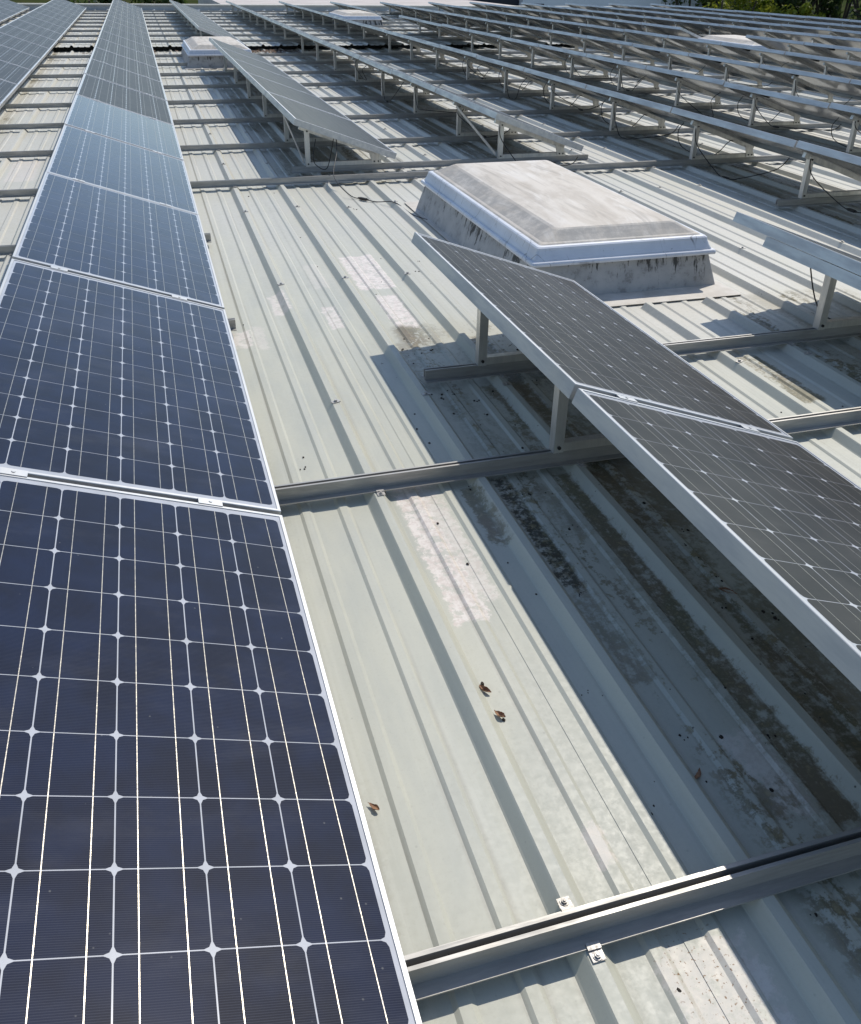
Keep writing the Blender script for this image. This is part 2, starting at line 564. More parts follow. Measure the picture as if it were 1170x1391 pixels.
roof = tag(link('roof', None), 'pale ribbed metal roof that carries the panel rows', None, None, 'structure')
n_sheet = round((ROOF_X1 - ROOF_X0) / .99)
for i in range(n_sheet):
    x0 = ROOF_X0 + i * .99
    if x0 + .99 > -4.6 or True:
        link('roof_sheet', sheet_mesh(x0, ROOF_Y0, STEP_Y + .25, 0, i), roof)
        link('roof_sheet', sheet_mesh(x0, STEP_Y, ROOF_Y1, STEP_DZ, i), roof)
fb = MB()
fb.box(ROOF_X0, ROOF_X1, STEP_Y + .30, STEP_Y + .33, PAN - .06, PAN + STEP_DZ - .006)  # black strip: shade of the open step gap put into its colour
link('step_shade_strip', fb.mesh('step_shade_strip', [MAT['black']]), roof)
fb = MB()
fb.box(ROOF_X0, ROOF_X1, ROOF_Y0, ROOF_Y1, PAN - .55, PAN - .12)
link('roof_deck', fb.mesh('roof_deck', [mat_plain('dark_deck', (.10, .10, .10), (.07, .07, .07), 3)]), roof)

# roof screws with saddle clips on the nearer ribs
sb = MB()
sb.box(-.016, .016, -.009, .009, 0, .003)
sb.cyl((0, 0), .006, .003, .010, 6)
screw_me = sb.mesh('roof_screw', [MAT['bolt']])
for k in range(-3, 14):
    xr = RIB0 + k * PITCH
    for y in (.945, 2.35, 3.843, 5.4, 6.8):
        if any(a - .1 < xr < b_ + .1 and c_ - .3 < y < d_ + .3 for a, b_, c_, d_ in SKY):
            continue
        if in_view([(xr, y, RIB_TOP)], 0, 0):
            link('roof_screw', screw_me, roof, (xr + random.uniform(-.006, .006), y + random.uniform(-.05, .05), RIB_TOP + .0004), (0, 0, random.uniform(-.5, .5)))


# ------------------------------------------------------------------ solar panels
def frame_mesh():
    prof = [(0, -PT), (0, .0006), (.0012, .0020), (.0092, .0020), (.0098, .0012), (.0098, -.0030), (.0026, -.0052), (.0026, -PT + .002), (.026, -PT + .002), (.026, -PT)]
    b = MB()
    hx, hy = PW / 2, PL / 2
    cor = [(-1, -1), (1, -1), (1, 1), (-1, 1)]
    n = len(prof)
    vs = [(sx * (hx - d), sy * (hy - d), z) for sx, sy in cor for d, z in prof]
    fs = []
    for c in range(4):
        e = (c + 1) % 4
        for i in range(n):
            j = (i + 1) % n
            fs.append((c * n + i, e * n + i, e * n + j, c * n + j))
    b.raw(vs, fs)
    return b.mesh('panel_frame', [MAT['frame']])


def laminate_mesh():
    b = MB()
    hx, hy = PW / 2 - .0085, PL / 2 - .0085
    b.box(-hx, hx, -hy, hy, -.0052, -.00018)
    return b.mesh('backsheet', [MAT['sheet']])


CXs = [(-2.5 + i) * PX for i in range(6)]
CYs = [(-5.5 + j) * PY for j in range(12)]


def cell_shape(b, cx, cy, z, mi, cutc=.0105):
    hx, hy = .0626, .0626
    q = [(-hx + cutc, -hy), (hx - cutc, -hy), (hx - cutc * .3, -hy + cutc * .3), (hx, -hy + cutc), (hx, hy - cutc), (hx - cutc * .3, hy - cutc * .3), (hx - cutc, hy), (-hx + cutc, hy),
         (-hx + cutc * .3, hy - cutc * .3), (-hx, hy - cutc), (-hx, -hy + cutc), (-hx + cutc * .3, -hy + cutc * .3)]
    b.face([(cx + x, cy + y, z) for x, y in q], mi)


def bus(b, cx, y0, y1, z, mi):
    for o in (-.0315, .0315):
        b.face([(cx + o - .0007, y0, z), (cx + o + .0007, y0, z), (cx + o + .0007, y1, z), (cx + o - .0007, y1, z)], mi)


def cell_mesh(mat):
    b = MB()
    cell_shape(b, 0, 0, 0, 0)
    bus(b, 0, -PY / 2 + .0001, PY / 2 - .0001, .00022, 1)
    return b.mesh('cell', [mat, MAT['ribbon']], fix=False)


def grid_mesh(mat):
    b = MB()
    for cx in CXs:
        for cy in CYs:
            cell_shape(b, cx, cy, 0, 0)
        bus(b, cx, -PL / 2 + .02, PL / 2 - .02, .00035, 1)
    return b.mesh('cell_grid', [mat, MAT['ribbon']], fix=False)


def clamp_mesh():
    b = MB()
    b.box(-.030, .030, -.0135, .0135, .0022, .0042)
    b.box(-.030, .030, -.0065, .0065, -.045, .0020)
    b.cyl((0, 0), .0045, .0044, .0062, 6)
    return b.mesh('panel_clamp', [MAT['frame']])


def jbox_mesh():
    b = MB()
    b.box(-.055, .055, -.05, .05, -.030, -.0054)
    b.box(-.045, .045, -.04, .04, -.033, -.030)
    return b.mesh('junction_box', [MAT['black']])


ME_FRAME, ME_LAM, ME_CLAMP, ME_JB = frame_mesh(), laminate_mesh(), clamp_mesh(), jbox_mesh()
ME_CELL = {k: cell_mesh(MAT['cell_' + k]) for k in ('blue', 'grey')}
ME_GRID = {k: grid_mesh(MAT['cell_' + k]) for k in ('blue', 'grey')}


def panel_centre(r, y):
    u = -3 * PX
    return Vector((row_low(r) + u * CT, y, -u * ST))


def panel_corners(r, y):
    c = panel_centre(r, y)
    return [c + Vector((sx * PW / 2 * CT, sy * PL / 2, -sx * PW / 2 * ST)) for sx in (-1, 0, 1) for sy in (-1, 0, 1)]


def make_panel(r, y, kind, label, group, cells, clamp, jbox):
    c = panel_centre(r, y)
    jit = .0016 if r < 2 else .005
    t = link('solar_panel', None, None, c + Vector((0, 0, random.uniform(-jit, jit))), (random.uniform(-.75, .75) * jit, TH + random.uniform(-.0015, .0015), 0))
    t.empty_display_size = .1
    tag(t, label, 'solar panel', group)
    link('panel_frame', ME_FRAME, t)
    link('backsheet', ME_LAM, t)
    if cells:
        for cx in CXs:
            for cy in CYs:
                link('cell', ME_CELL[kind], t, (cx, cy, random.uniform(0, .00006)))
    else:
        g = link('cell_grid', ME_GRID[kind], t)
        g['kind'] = 'stuff'
    if clamp:
        for u in (-.235, .215):
            link('panel_clamp', ME_CLAMP, t, (u, PL / 2 + (LP - PL) / 2, 0))
    if jbox:
        link('junction_box', ME_JB, t, (-.28, .3, 0))
    return t


# runs of panels: row, first slot, number of slots, y shift, run name
RUNS = [(-2, 4, 15, 0, ''), (-1, 0, 19, 0, ''), (0, 0, 19, 0, ''), (1, 0, 2, 0, 'near run, '), (1, 4, 5, -.06, 'middle run, '),
        (1, 10, 8, .67, 'far run, '), (2, -1, 3, 0, 'near run, '), (2, 4, 14, -.05, 'far run, '),
        (3, 0, 18, 0, ''), (4, 0, 13, 0, 'near run, '), (4, 15, 3, 0, 'far run, '), (5, 2, 16, 0, ''), (6, 3, 15, 0, ''), (7, 4, 5, 0, 'near run, '),
        (7, 10, 8, .55, 'far run, '), (8, 6, 12, 0, ''), (9, 7, 11, 0, ''), (10, 8, 10, 0, ''), (11, 8, 10, 0, '')]
RUN_SPAN = []
panel_count = 0
for r, j0, n, sh, rn in RUNS:
    seen = 0
    span = []
    for j in range(j0, j0 + n):
        y = Y0 + (j - .5) * LP + sh
        if not in_view(panel_corners(r, y)):
            continue
        kind = 'blue' if (r == 0 and j <= 4) else 'grey'
        near = (r == 0 and j <= 3) or (r == 1 and j <= 1)
        colour = 'dark blue' if kind == 'blue' else 'charcoal'
        ends = 'uncovered at ' if False else ''
        lab = '%s solar panel, %s, %s%s row from left' % (colour, which(seen), rn, ROWN[r])
        make_panel(r, y, kind, lab, 'tilted solar panels standing in rows on the roof', near, j < j0 + n - 1 and y < 11, r >= 3 and y < 12)
        seen += 1
        panel_count += 1
        span.append(y)
    if span:
        RUN_SPAN.append((r, rn, min(span) - PL / 2, max(span) + PL / 2))

# ------------------------------------------------------------------ rails across the ribs
Z_R = RAIL_TOP
RAIL_PROF = [(-.036, 0), (.036, 0), (.036, .003), (.0125, .003), (.0125, RAIL_H), (.0055, RAIL_H), (.0055, RAIL_H - .032), (-.0055, RAIL_H - .032), (-.0055, RAIL_H),
             (-.0125, RAIL_H), (-.0125, .003), (-.036, .003)]


def rail_clamp_mesh():
    b = MB()
    b.box(-.0115, .0115, -.0165, -.006, .0034, .0056)
    b.box(-.0115, .0115, -.0185, -.0165, -.0, .0056)
    b.box(-.0115, .0115, -.037, -.0190, 0, .0024)
    return b.mesh('rail_clamp', [MAT['bolt']])


def bolt_mesh():
    b = MB()
    b.cyl((0, 0), .0080, .0001, .0014, 14)
    b.cyl((0, 0), .0054, .0015, .0046, 6)
    b.cyl((0, 0), .0028, .0047, .0064, 8)
    return b.mesh('bolt', [MAT['bolt']])


ME_RC, ME_BOLT = rail_clamp_mesh(), bolt_mesh()
rail_ys = [-1.127, .337, 1.785, 3.204, 4.60, 6.03, 7.45, 8.85, 10.27, 11.69, 13.1, 14.52]
far_ys = [16.5 + 1.42 * i for i in range(9)]
RAILS = []   # y, x0, x1, label, z offset
nm = lambda s: 'grey rail across the ribs, ' + s
RAILS += [(-1.127, -.75, 2.6, nm('nearest to the viewer'), 0), (.337, -2.5, 3.2, nm('second from the viewer, under the first tall post'), 0),
          (1.785, -6.5, .062, nm('ending in a short stub beside the large blue panels'), 0), (3.204, -6.5, .066, nm('ending in the farther short stub beside the blue panels'), 0),
          (1.055, .70, 4.2, nm('with its open end in the shadow before the front skylight'), 0), (3.19, 3.80, 12, nm('starting beyond the front skylight below sixth row'), 0),
          (4.60, -7, 13, nm('first full one behind the front skylight'), 0), (4.97, .80, 3.25, nm('short one just behind the front skylight'), 0)]
for i, y in enumerate(rail_ys[5:]):
    RAILS.append((y, -7.5, 17, nm('%s behind the front skylight' % ORD[i + 1]), 0))
for i, y in enumerate(far_ys):
    RAILS.append((y, -7.5, 17, nm('%s beyond the roof step' % ('first' if i == 0 else ORD[i])), STEP_DZ))
for y, x0, x1, lab, dz in RAILS:
    b = MB()
    b.extrude(RAIL_PROF, 0, x1 - x0, 'x')
    t = link('mounting_rail', b.mesh('mounting_rail', [MAT['rail']]), None, (x0, y, RIB_TOP + dz + .0006))
    tag(t, lab, 'rail', 'rails laid across the roof ribs')
    if y < 9:
        for k in range(-6, 20):
            xr = RIB0 + k * PITCH
            if k % 2 or not (x0 + .05 < xr < x1 - .05) or not in_view([(xr, y, RIB_TOP)], 5, 5):
                continue
            for sgn in (1, -1):
                c_ = link('rail_clamp', ME_RC, t, (xr - x0 + random.uniform(-.004, .004) + (.006 if sgn > 0 else -.006), -.022 * sgn, .0002), (0, 0, 0 if sgn > 0 else math.pi))
                link('bolt', ME_BOLT, c_, (0, -.0285, .0025))


# ------------------------------------------------------------------ triangular supports under the panels
def support_parts(zr):
    """shapes relative to (low cell edge x, rail y, 0); zr = rail top"""
    u_hi, u_lo = -6 * PX + .112, -.10
    def under(u, d=0):          # point d below the frame's underside
        return Vector((u * CT - (PT + d) * ST, 0, -u * ST - (PT + d) * CT))
    top = under(u_hi)
    low = under(u_lo)
    post = MB()
    x = top.x
    post.box(x - .017, x + .017, -.0195, -.0165, zr + .001, top.z - .008)
    post.box(x - .017, x - .014, -.0165, .018, zr + .001, top.z - .008)
    post.box(x + .014, x + .017, -.0165, .018, zr + .001, top.z - .012)
    post.cyl((x, -.0215), .001, zr, zr + .001)
    base = MB()
    base.box(x + .019, low.x + .045, -.014, .016, zr + .0015, zr + .031)
    tilt = MB()
    a, c = under(u_hi - .05, .018), under(u_lo + .04, .018)
    a.y = c.y = .003
    tilt.bar(a, c, .032, .033, Vector((ST, 0, CT)))
    foot = MB()
    foot.hexa([(low.x - .03, -.0215, zr + .006), (low.x + .05, -.0215, zr + .006), (low.x + .05, -.0185, zr + .006), (low.x - .03, -.0185, zr + .006),
               (low.x - .055, -.0215, low.z - .004), (low.x + .012, -.0215, low.z - .028), (low.x + .012, -.0185, low.z - .028), (low.x - .055, -.0185, low.z - .004)])
    bolts = MB()
    for bx, bz in ((x, zr + .02), (x, top.z - .03), (low.x - .012, zr + .022), (low.x + .02, zr + .022)):
        n = 8
        vs = [(bx + .006 * math.cos(6.2832 * i / n), yy, bz + .006 * math.sin(6.2832 * i / n)) for yy in (-.026, -.019) for i in range(n)]
        bolts.raw(vs, [(i, (i + 1) % n, (i + 1) % n + n, i + n) for i in range(n)] + [tuple(range(n))])
    return post, base, tilt, foot, bolts, top


SUP = {}
for dz in (0, STEP_DZ):
    ps = support_parts(RAIL_TOP + dz)
    SUP[dz] = [(nm_, q.mesh(nm_, [mt])) for nm_, q, mt in (('post', ps[0], MAT['post']), ('base_bar', ps[1], MAT['post']), ('tilt_bar', ps[2], MAT['post']), ('foot_plate', ps[3], MAT['post']), ('bolt', ps[4], MAT['black']))]
    one = MB()
    for q in ps[:4]:
        one.raw(q.v, q.f)
    SUP[(dz, 'one')] = one.mesh('support_frame', [MAT['post']])
    TOPV = ps[5]

near_frames = {1: [-1.127, .337, 1.055], 2: [-1.127, .337, 1.055]}
sup_count = 0
for r, rn, ya, yb in RUN_SPAN:
    k = 0
    ys = [(y, 0) for y in rail_ys] + [(3.19, 0)] * 0 + [(y, STEP_DZ) for y in far_ys]
    if rn.startswith('near') and r in near_frames:
        ys = [(y, 0) for y in near_frames[r]]
    if rn.startswith('middle') or (r == 2 and rn.startswith('far')):
        ys = [(4.97, 0)] + [(y, d) for y, d in ys if y > 5]
    for y, dz in ys:
        if not (ya - .02 < y < yb + .02):
            continue
        xl = row_low(r)
        if not in_view([(xl + TOPV.x, y, RAIL_TOP), (xl + TOPV.x, y, .2), (xl, y, RAIL_TOP)], 40, 30):
            continue
        lab = 'aluminium support frame, %s, %s%s row from left' % (which(k), rn, ROWN[r])
        k += 1
        sup_count += 1
        if r <= 4 and y < 13:
            t = link('support_frame', None, None, (xl, y, 0))
            for nm_, me in SUP[dz]:
                link(nm_, me, t)
        else:
            t = link('support_frame', SUP[(dz, 'one')], None, (xl, y, 0))
        tag(t, lab, 'support frame', 'triangular supports under the panel rows')
        brace = (r == 1 and rn.startswith('middle') and abs(y - 6.03) < .1) or (r == 2 and rn.startswith('far') and abs(y - 6.03) < .1)
        if brace:
            bb = MB()
            bb.bar((TOPV.x - .027, -.0, TOPV.z - .03), (TOPV.x - .027, -1.04, RAIL_TOP + .03), .006, .026)
            link('brace', bb.mesh('brace', [MAT['post']]), t)

# aluminium beam hung below the raised edge of the fifth row's near run
bm_ = MB()
xh = row_low(2) - (6 * PX + .017) * CT - PT * ST
zh = (6 * PX + .017) * ST - PT * CT
bm_.hexa([(xh - .0150, -.6, zh - .044), (xh + .012, -.6, zh - .053), (xh + .012, 1.36, zh - .053), (xh - .0150, 1.36, zh - .044),
          (xh - .0005, -.6, zh - .001), (xh + .026, -.6, zh - .010), (xh + .026, 1.36, zh - .010), (xh - .0005, 1.36, zh - .001)])
tag(link('edge_beam', bm_.mesh('edge_beam', [MAT['frame']])), 'stained aluminium beam under the raised panel edge right of the front skylight', 'beam')


# ------------------------------------------------------------------ skylights
def ring(b, secs, mi=0, cap=True):
    """rectangular rings: list of (x0,x1,y0,y1,z), with slightly rounded corners"""
    def pts(s):
        x0, x1, y0, y1, z, rr = s
        o = []
        for cx, cy, a0 in ((x1 - rr, y0 + rr, -90), (x1 - rr, y1 - rr, 0), (x0 + rr, y1 - rr, 90), (x0 + rr, y0 + rr, 180)):
            for k in range(4):
                a = math.radians(a0 + 30 * k)
                o.append((cx + rr * math.cos(a), cy + rr * math.sin(a), z))
        return o
    rows = [pts(s) for s in secs]
    n = 16
    vs = [p for q in rows for p in q]
    fs = [(i * n + k, i * n + (k + 1) % n, (i + 1) * n + (k + 1) % n, (i + 1) * n + k) for i in range(len(rows) - 1) for k in range(n)]
    if cap:
        fs.append(tuple(range((len(rows) - 1) * n, len(rows) * n)))
    b.raw(vs, fs, mi)


def skylight(x0, x1, y0, y1, label, dz=0.0):
    t = link('skylight', None, None, ((x0 + x1) / 2, (y0 + y1) / 2, PAN + dz))
    tag(t, label, 'skylight', 'domed skylights set into the roof')
    cx, cy, z0 = (x0 + x1) / 2, (y0 + y1) / 2, PAN + dz
    hx, hy = (x1 - x0) / 2, (y1 - y0) / 2

    def sec(ix, iy, z, rr=.012):
        return (-hx + ix, hx - ix, -hy + iy, hy - iy, z - z0 + dz, rr)
    b = MB()
    ring(b, [sec(-.004, -.004, PAN + .002), sec(.0, .0, PAN + .008), sec(.05, .032, -.012), sec(.052, .034, .0)], 0)
    link('upstand', b.mesh('upstand', [MAT['curb']]), t)
    b = MB()
    ring(b, [sec(.05, .03, -.012, .012), sec(.030, .002, -.006, .012), sec(.028, .0, .004, .012), sec(.032, .004, .012), sec(.036, .008, .015), sec(.047, .018, .0155), sec(.049, .020, .022), sec(.057, .030, .038), sec(.064, .040, .058),
             sec(.066, .043, .070), sec(.072, .050, .076), sec(.084, .062, .078), sec(.120, .095, .0785)], 0)
    link('flange', b.mesh('flange', [MAT['flange']]), t)
    b = MB()
    ring(b, [sec(.088, .066, .0775, .015), sec(.098, .074, .083, .02), sec(.112, .084, .087, .025), sec(.150, .112, .106, .025), sec(.192, .142, .128, .025), sec(.208, .153, .134, .025), sec(.24, .18, .138, .03), sec(.33, .30, .146, .05), sec(.44, .5, .150, .05)], 0)
    link('dome', b.mesh('dome', [MAT['dome']], smooth=False), t)
    b = MB()
    # flat tray of flashing around the upstand where the ribs stop
    ox, oy = .035, .17
    for (a, b2, c_, d_) in ((-hx - ox, hx + ox, -hy - oy, -hy + .01), (-hx - ox, hx + ox, hy - .01, hy + oy), (-hx - ox, -hx + .01, -hy + .01, hy - .01), (hx - .01, hx + ox, -hy + .01, hy - .01)):
        b.box(a, b2, c_, d_, .0074, .0096)
    link('flashing', b.mesh('flashing', [MAT['flash']]), t)
    return t


skylight(*SKY[0], 'large weathered skylight in front, behind the near run of the fourth row')
skylight(*SKY[1], 'skylight with white rim at the far end of the fourth row middle run')
skylight(*SKY[2], 'small distant skylight in the gap of the seventh row', STEP_DZ)
skylight(*SKY[3], 'distant flat pale skylight in the gap of the tenth row')


# ------------------------------------------------------------------ cables
def tube(pts, rad=.0032, nside=6):
    P = [Vector(p) for p in pts]
    path = []
    for i in range(len(P) - 1):
        p0, p1, p2, p3 = P[max(i - 1, 0)], P[i], P[i + 1], P[min(i + 2, len(P) - 1)]
        for k in range(7):
            t = k / 7
            path.append(.5 * ((2 * p1) + (p2 - p0) * t + (2 * p0 - 5 * p1 + 4 * p2 - p3) * t * t + (3 * p1 - p0 - 3 * p2 + p3) * t ** 3))
    path.append(P[-1])
    b = MB()
    vs, fs = [], []
    for i, c in enumerate(path):
        d = (path[min(i + 1, len(path) - 1)] - path[max(i - 1, 0)]).normalized()
        s_ = d.cross(Vector((.3, .2, 1))).normalized()
        u_ = s_.cross(d)
        for k in range(nside):
            a = 6.2832 * k / nside
            vs.append(c + s_ * math.cos(a) * rad + u_ * math.sin(a) * rad)
    for i in range(len(path) - 1):
        for k in range(nside):
            fs.append((i * nside + k, i * nside + (k + 1) % nside, (i + 1) * nside + (k + 1) % nside, (i + 1) * nside + k))
    b.raw(vs, fs)
    return b.mesh('cable', [MAT['black']], smooth=True)


def cable(pts, label, conn=None, rad=.0032):
    o = link('cable', tube(pts, rad))
    tag(o, label, 'cable', 'black cables hanging under the panels')
    if conn:
        b = MB()
        a, c = Vector(conn[0]), Vector(conn[1])
        b.bar(a, c, .017, .016)
        b.bar(a - (c - a) * .25, a, .010, .010)
        b.bar(c, c + (c - a) * .25, .010, .010)
        link('connector', b.mesh('connector', [MAT['black']]), o)
    return o


zf = RIB_TOP + .005
cable([(1.12, 4.82, .12), (1.10, 4.72, .03), (1.03, 4.50, -.06), (1.02, 4.32, -.10), (1.08, 4.15, -.155), (1.145, 4.08, PAN + .012), (1.22, 3.98, PAN + .012), (1.31, 3.85, zf), (1.36, 3.6, PAN + .012), (1.42, 3.45, PAN + .01)],
      'thin black cable with connector running from the middle run down to the front skylight', ((1.13, 4.10, PAN + .014), (1.165, 4.05, PAN + .014)))
cable([(.98, 4.90, .10), (.95, 4.86, -.02), (.97, 4.84, -.08), (1.05, 4.85, -.10), (1.10, 4.82, .11)], 'short black cable loop below the near end of the middle run')
cable([(.80, 11.6, -.05), (.60, 12.0, -.10), (.5, 12.3, -.14)], 'black cable reaching the second skylight from the middle run')
cable([(2.55, 1.3, .13), (2.6, 1.2, -.10), (2.75, 1.05, -.13)], 'black cable under the near run right of the front skylight')
random.seed(11)
idx = {}
for r, ys in ((2, (4.97, 6.03, 7.45, 8.85, 10.27)), (3, (3.19, 4.6, 6.03, 7.45, 8.85, 10.27)), (4, (4.6, 6.03, 7.45, 8.85, 10.27)), (5, (6.03, 7.45, 8.85, 10.27)), (6, (8.85, 10.27))):
    for y in ys:
        x = row_low(r) + TOPV.x
        sag = random.uniform(.14, .30)
        y2 = y - random.uniform(.5, .95)
        x2 = x + random.uniform(-.02, .35)
        z1, z2 = TOPV.z - .02, TOPV.z - .04 - (x2 - x) * .35
        mid = Vector((x + random.uniform(-.05, .12), (y + y2) / 2 + random.uniform(-.1, .1), max(TOPV.z - sag - .05, PAN + .02)))
        idx[r] = idx.get(r, 0) + 1
        pts = [(x - .01, y, z1), (x - .03, y - .08, z1 - sag * .45), mid + Vector((0, .12, .012)), mid, mid + Vector((0, -.12, .015)), (x2 - .03, y2 + .1, z2 - sag * .35), (x2, y2, z2)]
        cn = (mid + Vector((0, .03, 0)), mid + Vector((0, -.03, 0))) if random.random() < .7 else None
        o = cable(pts, 'drooping black cable, %s, under %s row from left' % (which(idx[r] - 1), ROWN[r]), cn, .0036)
        if r in (3, 4) and random.random() < .75:
            idx[r] += 1
            cable([(x + .03, y + .25, z1 - .02), (x + .02, y + .30, z1 - .1), (x + .05, y + .27, -.05), (x + .12, y + .1, -.10), (x + .22, y + .02, -.08), (x + .30, y - .02, .02), (x + .34, y - .02, z1 - .13)],
                  'looped black cable, %s, under %s row from left' % (which(idx[r] - 1), ROWN[r]), None, .0036)

# ------------------------------------------------------------------ litter
def leaf_mesh(seed, ln, wd):
    """a thin dry leaf curled along its midrib, with a ragged edge"""
    rnd = random.Random(seed)
    b = MB()
    n, k = 10, 7
    outer, inner = [], []
    for i in range(n + 1):
        t = i / n
        prof_w = math.sin(math.pi * min(1, .10 + t * .86)) ** .7
        curl = 1.25 + .55 * math.sin(3 * t + seed)
        bend = .16 * ln * math.sin(2.4 * t + seed)
        for j in range(k):
            u = (j / (k - 1) - .5) * 2
            a = u * curl * prof_w
            rr = wd * (.75 + .12 * rnd.random())
            y = bend + rr * math.sin(a) * prof_w + (rnd.uniform(-.1, .1) * wd if j in (0, k - 1) else 0)
            z = rr * (1 - math.cos(a)) * .9 + .0015 + .0035 * abs(t - .5) * 2
            outer.append(((t - .5) * ln, y, z))
            inner.append(((t - .5) * ln, y * .97, z + .0007))
    q = (n + 1) * k
    fs = []
    for i in range(n):
        for j in range(k - 1):
            fs.append((i * k + j, i * k + j + 1, (i + 1) * k + j + 1, (i + 1) * k + j))
            fs.append((q + i * k + j, q + (i + 1) * k + j, q + (i + 1) * k + j + 1, q + i * k + j + 1))
    b.raw(outer + inner, fs)
    return b.mesh('dry_leaf', [MAT['twig']], fix=False)


for i, (x, y, z, ln, wd, a, lab) in enumerate((
        (.376, -.541, PAN, .034, .0075, 2.0, 'curled brown leaf on the sunlit pan, upper one of a pair'),
        (.380, -.620, PAN, .030, .008, 2.3, 'curled brown leaf on the sunlit pan, lower one of a pair'),
        (.062, -.779, PAN, .028, .0075, 2.5, 'curled brown leaf close to the edge of the nearest blue panel'),
        (.702, -.880, PAN, .034, .008, .9, 'brown leaf fragment in the shadow beside a tall rib'),
        (.98, -.30, PAN, .042, .010, 2.3, 'dark rotted leaf in the shade below the raised panel, left one'),
        (1.10, -.38, PAN, .045, .011, 2.1, 'dark rotted leaf in the shade below the raised panel, right one'))):
    tag(link('dry_leaf', leaf_mesh(i, ln, wd), None, (x, y, z + .0015), (0, 0, a)), lab, 'leaf', 'dry leaves lying on the roof')

sd = MB()
rnd = random.Random(5)


def lump(x, y, z, q):
    n = 6
    vs = [(x, y, z + q * .9)]
    for lev, rr in ((.55, .9), (-.1, 1.0)):
        for i in range(n):
            a = 6.2832 * i / n + lev
            k = q * rr * rnd.uniform(.7, 1.25)
            vs.append((x + k * math.cos(a), y + k * math.sin(a) * 1.3, z + q * lev))
    fs = [(0, 1 + i, 1 + (i + 1) % n) for i in range(n)] + [(1 + i, 1 + n + i, 1 + n + (i + 1) % n, 1 + (i + 1) % n) for i in range(n)]
    sd.raw(vs, fs)


def pan_height(x):
    d = (x - RIB0 + .165) % PITCH - .165
    if abs(d) < .036:
        return None
    for mo in (.11, -.11):
        if abs(d - mo) < .012:
            return PAN + .0055
        if abs(d - mo) < .02:
            return None
    return PAN


for _ in range(230):
    if rnd.random() < .62:
        x, y = rnd.uniform(.56, 1.30), rnd.uniform(-1.35, 1.6)
    else:
        x, y = rnd.uniform(.05, 2.5), rnd.uniform(-1.5, 4.5)
    if rnd.random() < .5 and _ > 60:
        x = x + rnd.uniform(-.02, .02)
    if any(a < x < b_ and c_ < y < d_ for a, b_, c_, d_ in SKY):
        continue
    h = pan_height(x)
    if h is None or (x < .55 and rnd.random() < .72):
        continue
    n = 1 if rnd.random() < .7 else 3
    for k in range(n):
        lump(x + rnd.uniform(-.012, .012) * (n > 1), y + rnd.uniform(-.015, .015) * (n > 1), h + .001, rnd.choice((.0014, .002, .0026, .0034, .0042)) * rnd.uniform(.8, 1.2))
for x, y, q in ((.361, -1.17, .0), (.376, -.52, .004), (.383, -.635, .004), (.47, .13, .004), (.49, -.08, .004), (.50, -1.12, .006), (.445, -1.25, .0065), (.05, .45, .0035), (.16, .62, .0035)):
    if q:
        lump(x, y, PAN + .001, q)
tag(link('seed_debris', sd.mesh('seed_debris', [MAT['seed']])), 'dark seeds and droppings scattered over the sheets', None, None, 'stuff')

lt = MB()
for cx, cy, sx, n in ((-.35, 15.55, .5, 160), (2.05, 15.5, .6, 220), (-.75, 15.3, .3, 60)):
    for _ in range(n):
        x, y = rnd.gauss(cx, sx * .5), rnd.gauss(cy, .12)
        q = rnd.uniform(.02, .05)
        a = rnd.uniform(0, 3.14)
        dx, dy = q * math.cos(a), q * math.sin(a)
        z = PAN + .012 + rnd.uniform(0, .03)
        lt.face([(x - dx, y - dy, z), (x + dy * .5, y - dx * .5, z + .012), (x + dx, y + dy, z + rnd.uniform(0, .02)), (x - dy * .5, y + dx * .5, z + .004)])
tag(link('leaf_litter', lt.mesh('leaf_litter', [MAT['gravel']])), 'brown leaf litter caught along the roof step', None, None, 'stuff')

# ------------------------------------------------------------------ edge of the roof and what lies beyond
m_par = mat_plain('painted_parapet', (.42, .44, .45), (.36, .38, .39), 2.5, .7)
m_cap = mat_plain('cream_coping', (.66, .63, .55), (.56, .53, .46), 3, .6)
b = MB()
b.box(-9, 18.2, ROOF_Y1 + .02, ROOF_Y1 + .22, -.9, .050)
par = link('parapet_wall', b.mesh('parapet_wall', [m_par]))
tag(par, 'low grey parapet wall with cream coping along the far roof edge', 'wall')
b = MB()
b.box(-9.05, 18.25, ROOF_Y1 - .03, ROOF_Y1 + .30, .052, .085)
link('coping', b.mesh('coping', [m_cap]), par)
b = MB()
for k in range(38):
    x = ROOF_X0 + .2 + k * .66
    b.raw([(x + .03 * math.cos(a), ROOF_Y1 - .25 + .03 * math.sin(a), PAN + STEP_DZ + .002 + h) for h, rr in ((0, 1), (.05, 1)) for a in [6.2832 * i / 6 for i in range(6)]],
          [(i, (i + 1) % 6, (i + 1) % 6 + 6, i + 6) for i in range(6)] + [tuple(range(6, 12))])
link('end_cap', b.mesh('end_cap', [MAT['flange']]), par)['kind'] = 'stuff'

m_lower = mat_plain('pinkish_roof_membrane', (.56, .50, .46), (.48, .43, .39), .8, .8)
b = MB()
b.box(2.6, 13.2, ROOF_Y1 + .35, 44, -.6, .0)
tag(link('neighbour_roof', b.mesh('neighbour_roof', [m_lower])), 'flat pinkish roof of the next building beyond the parapet', 'roof')

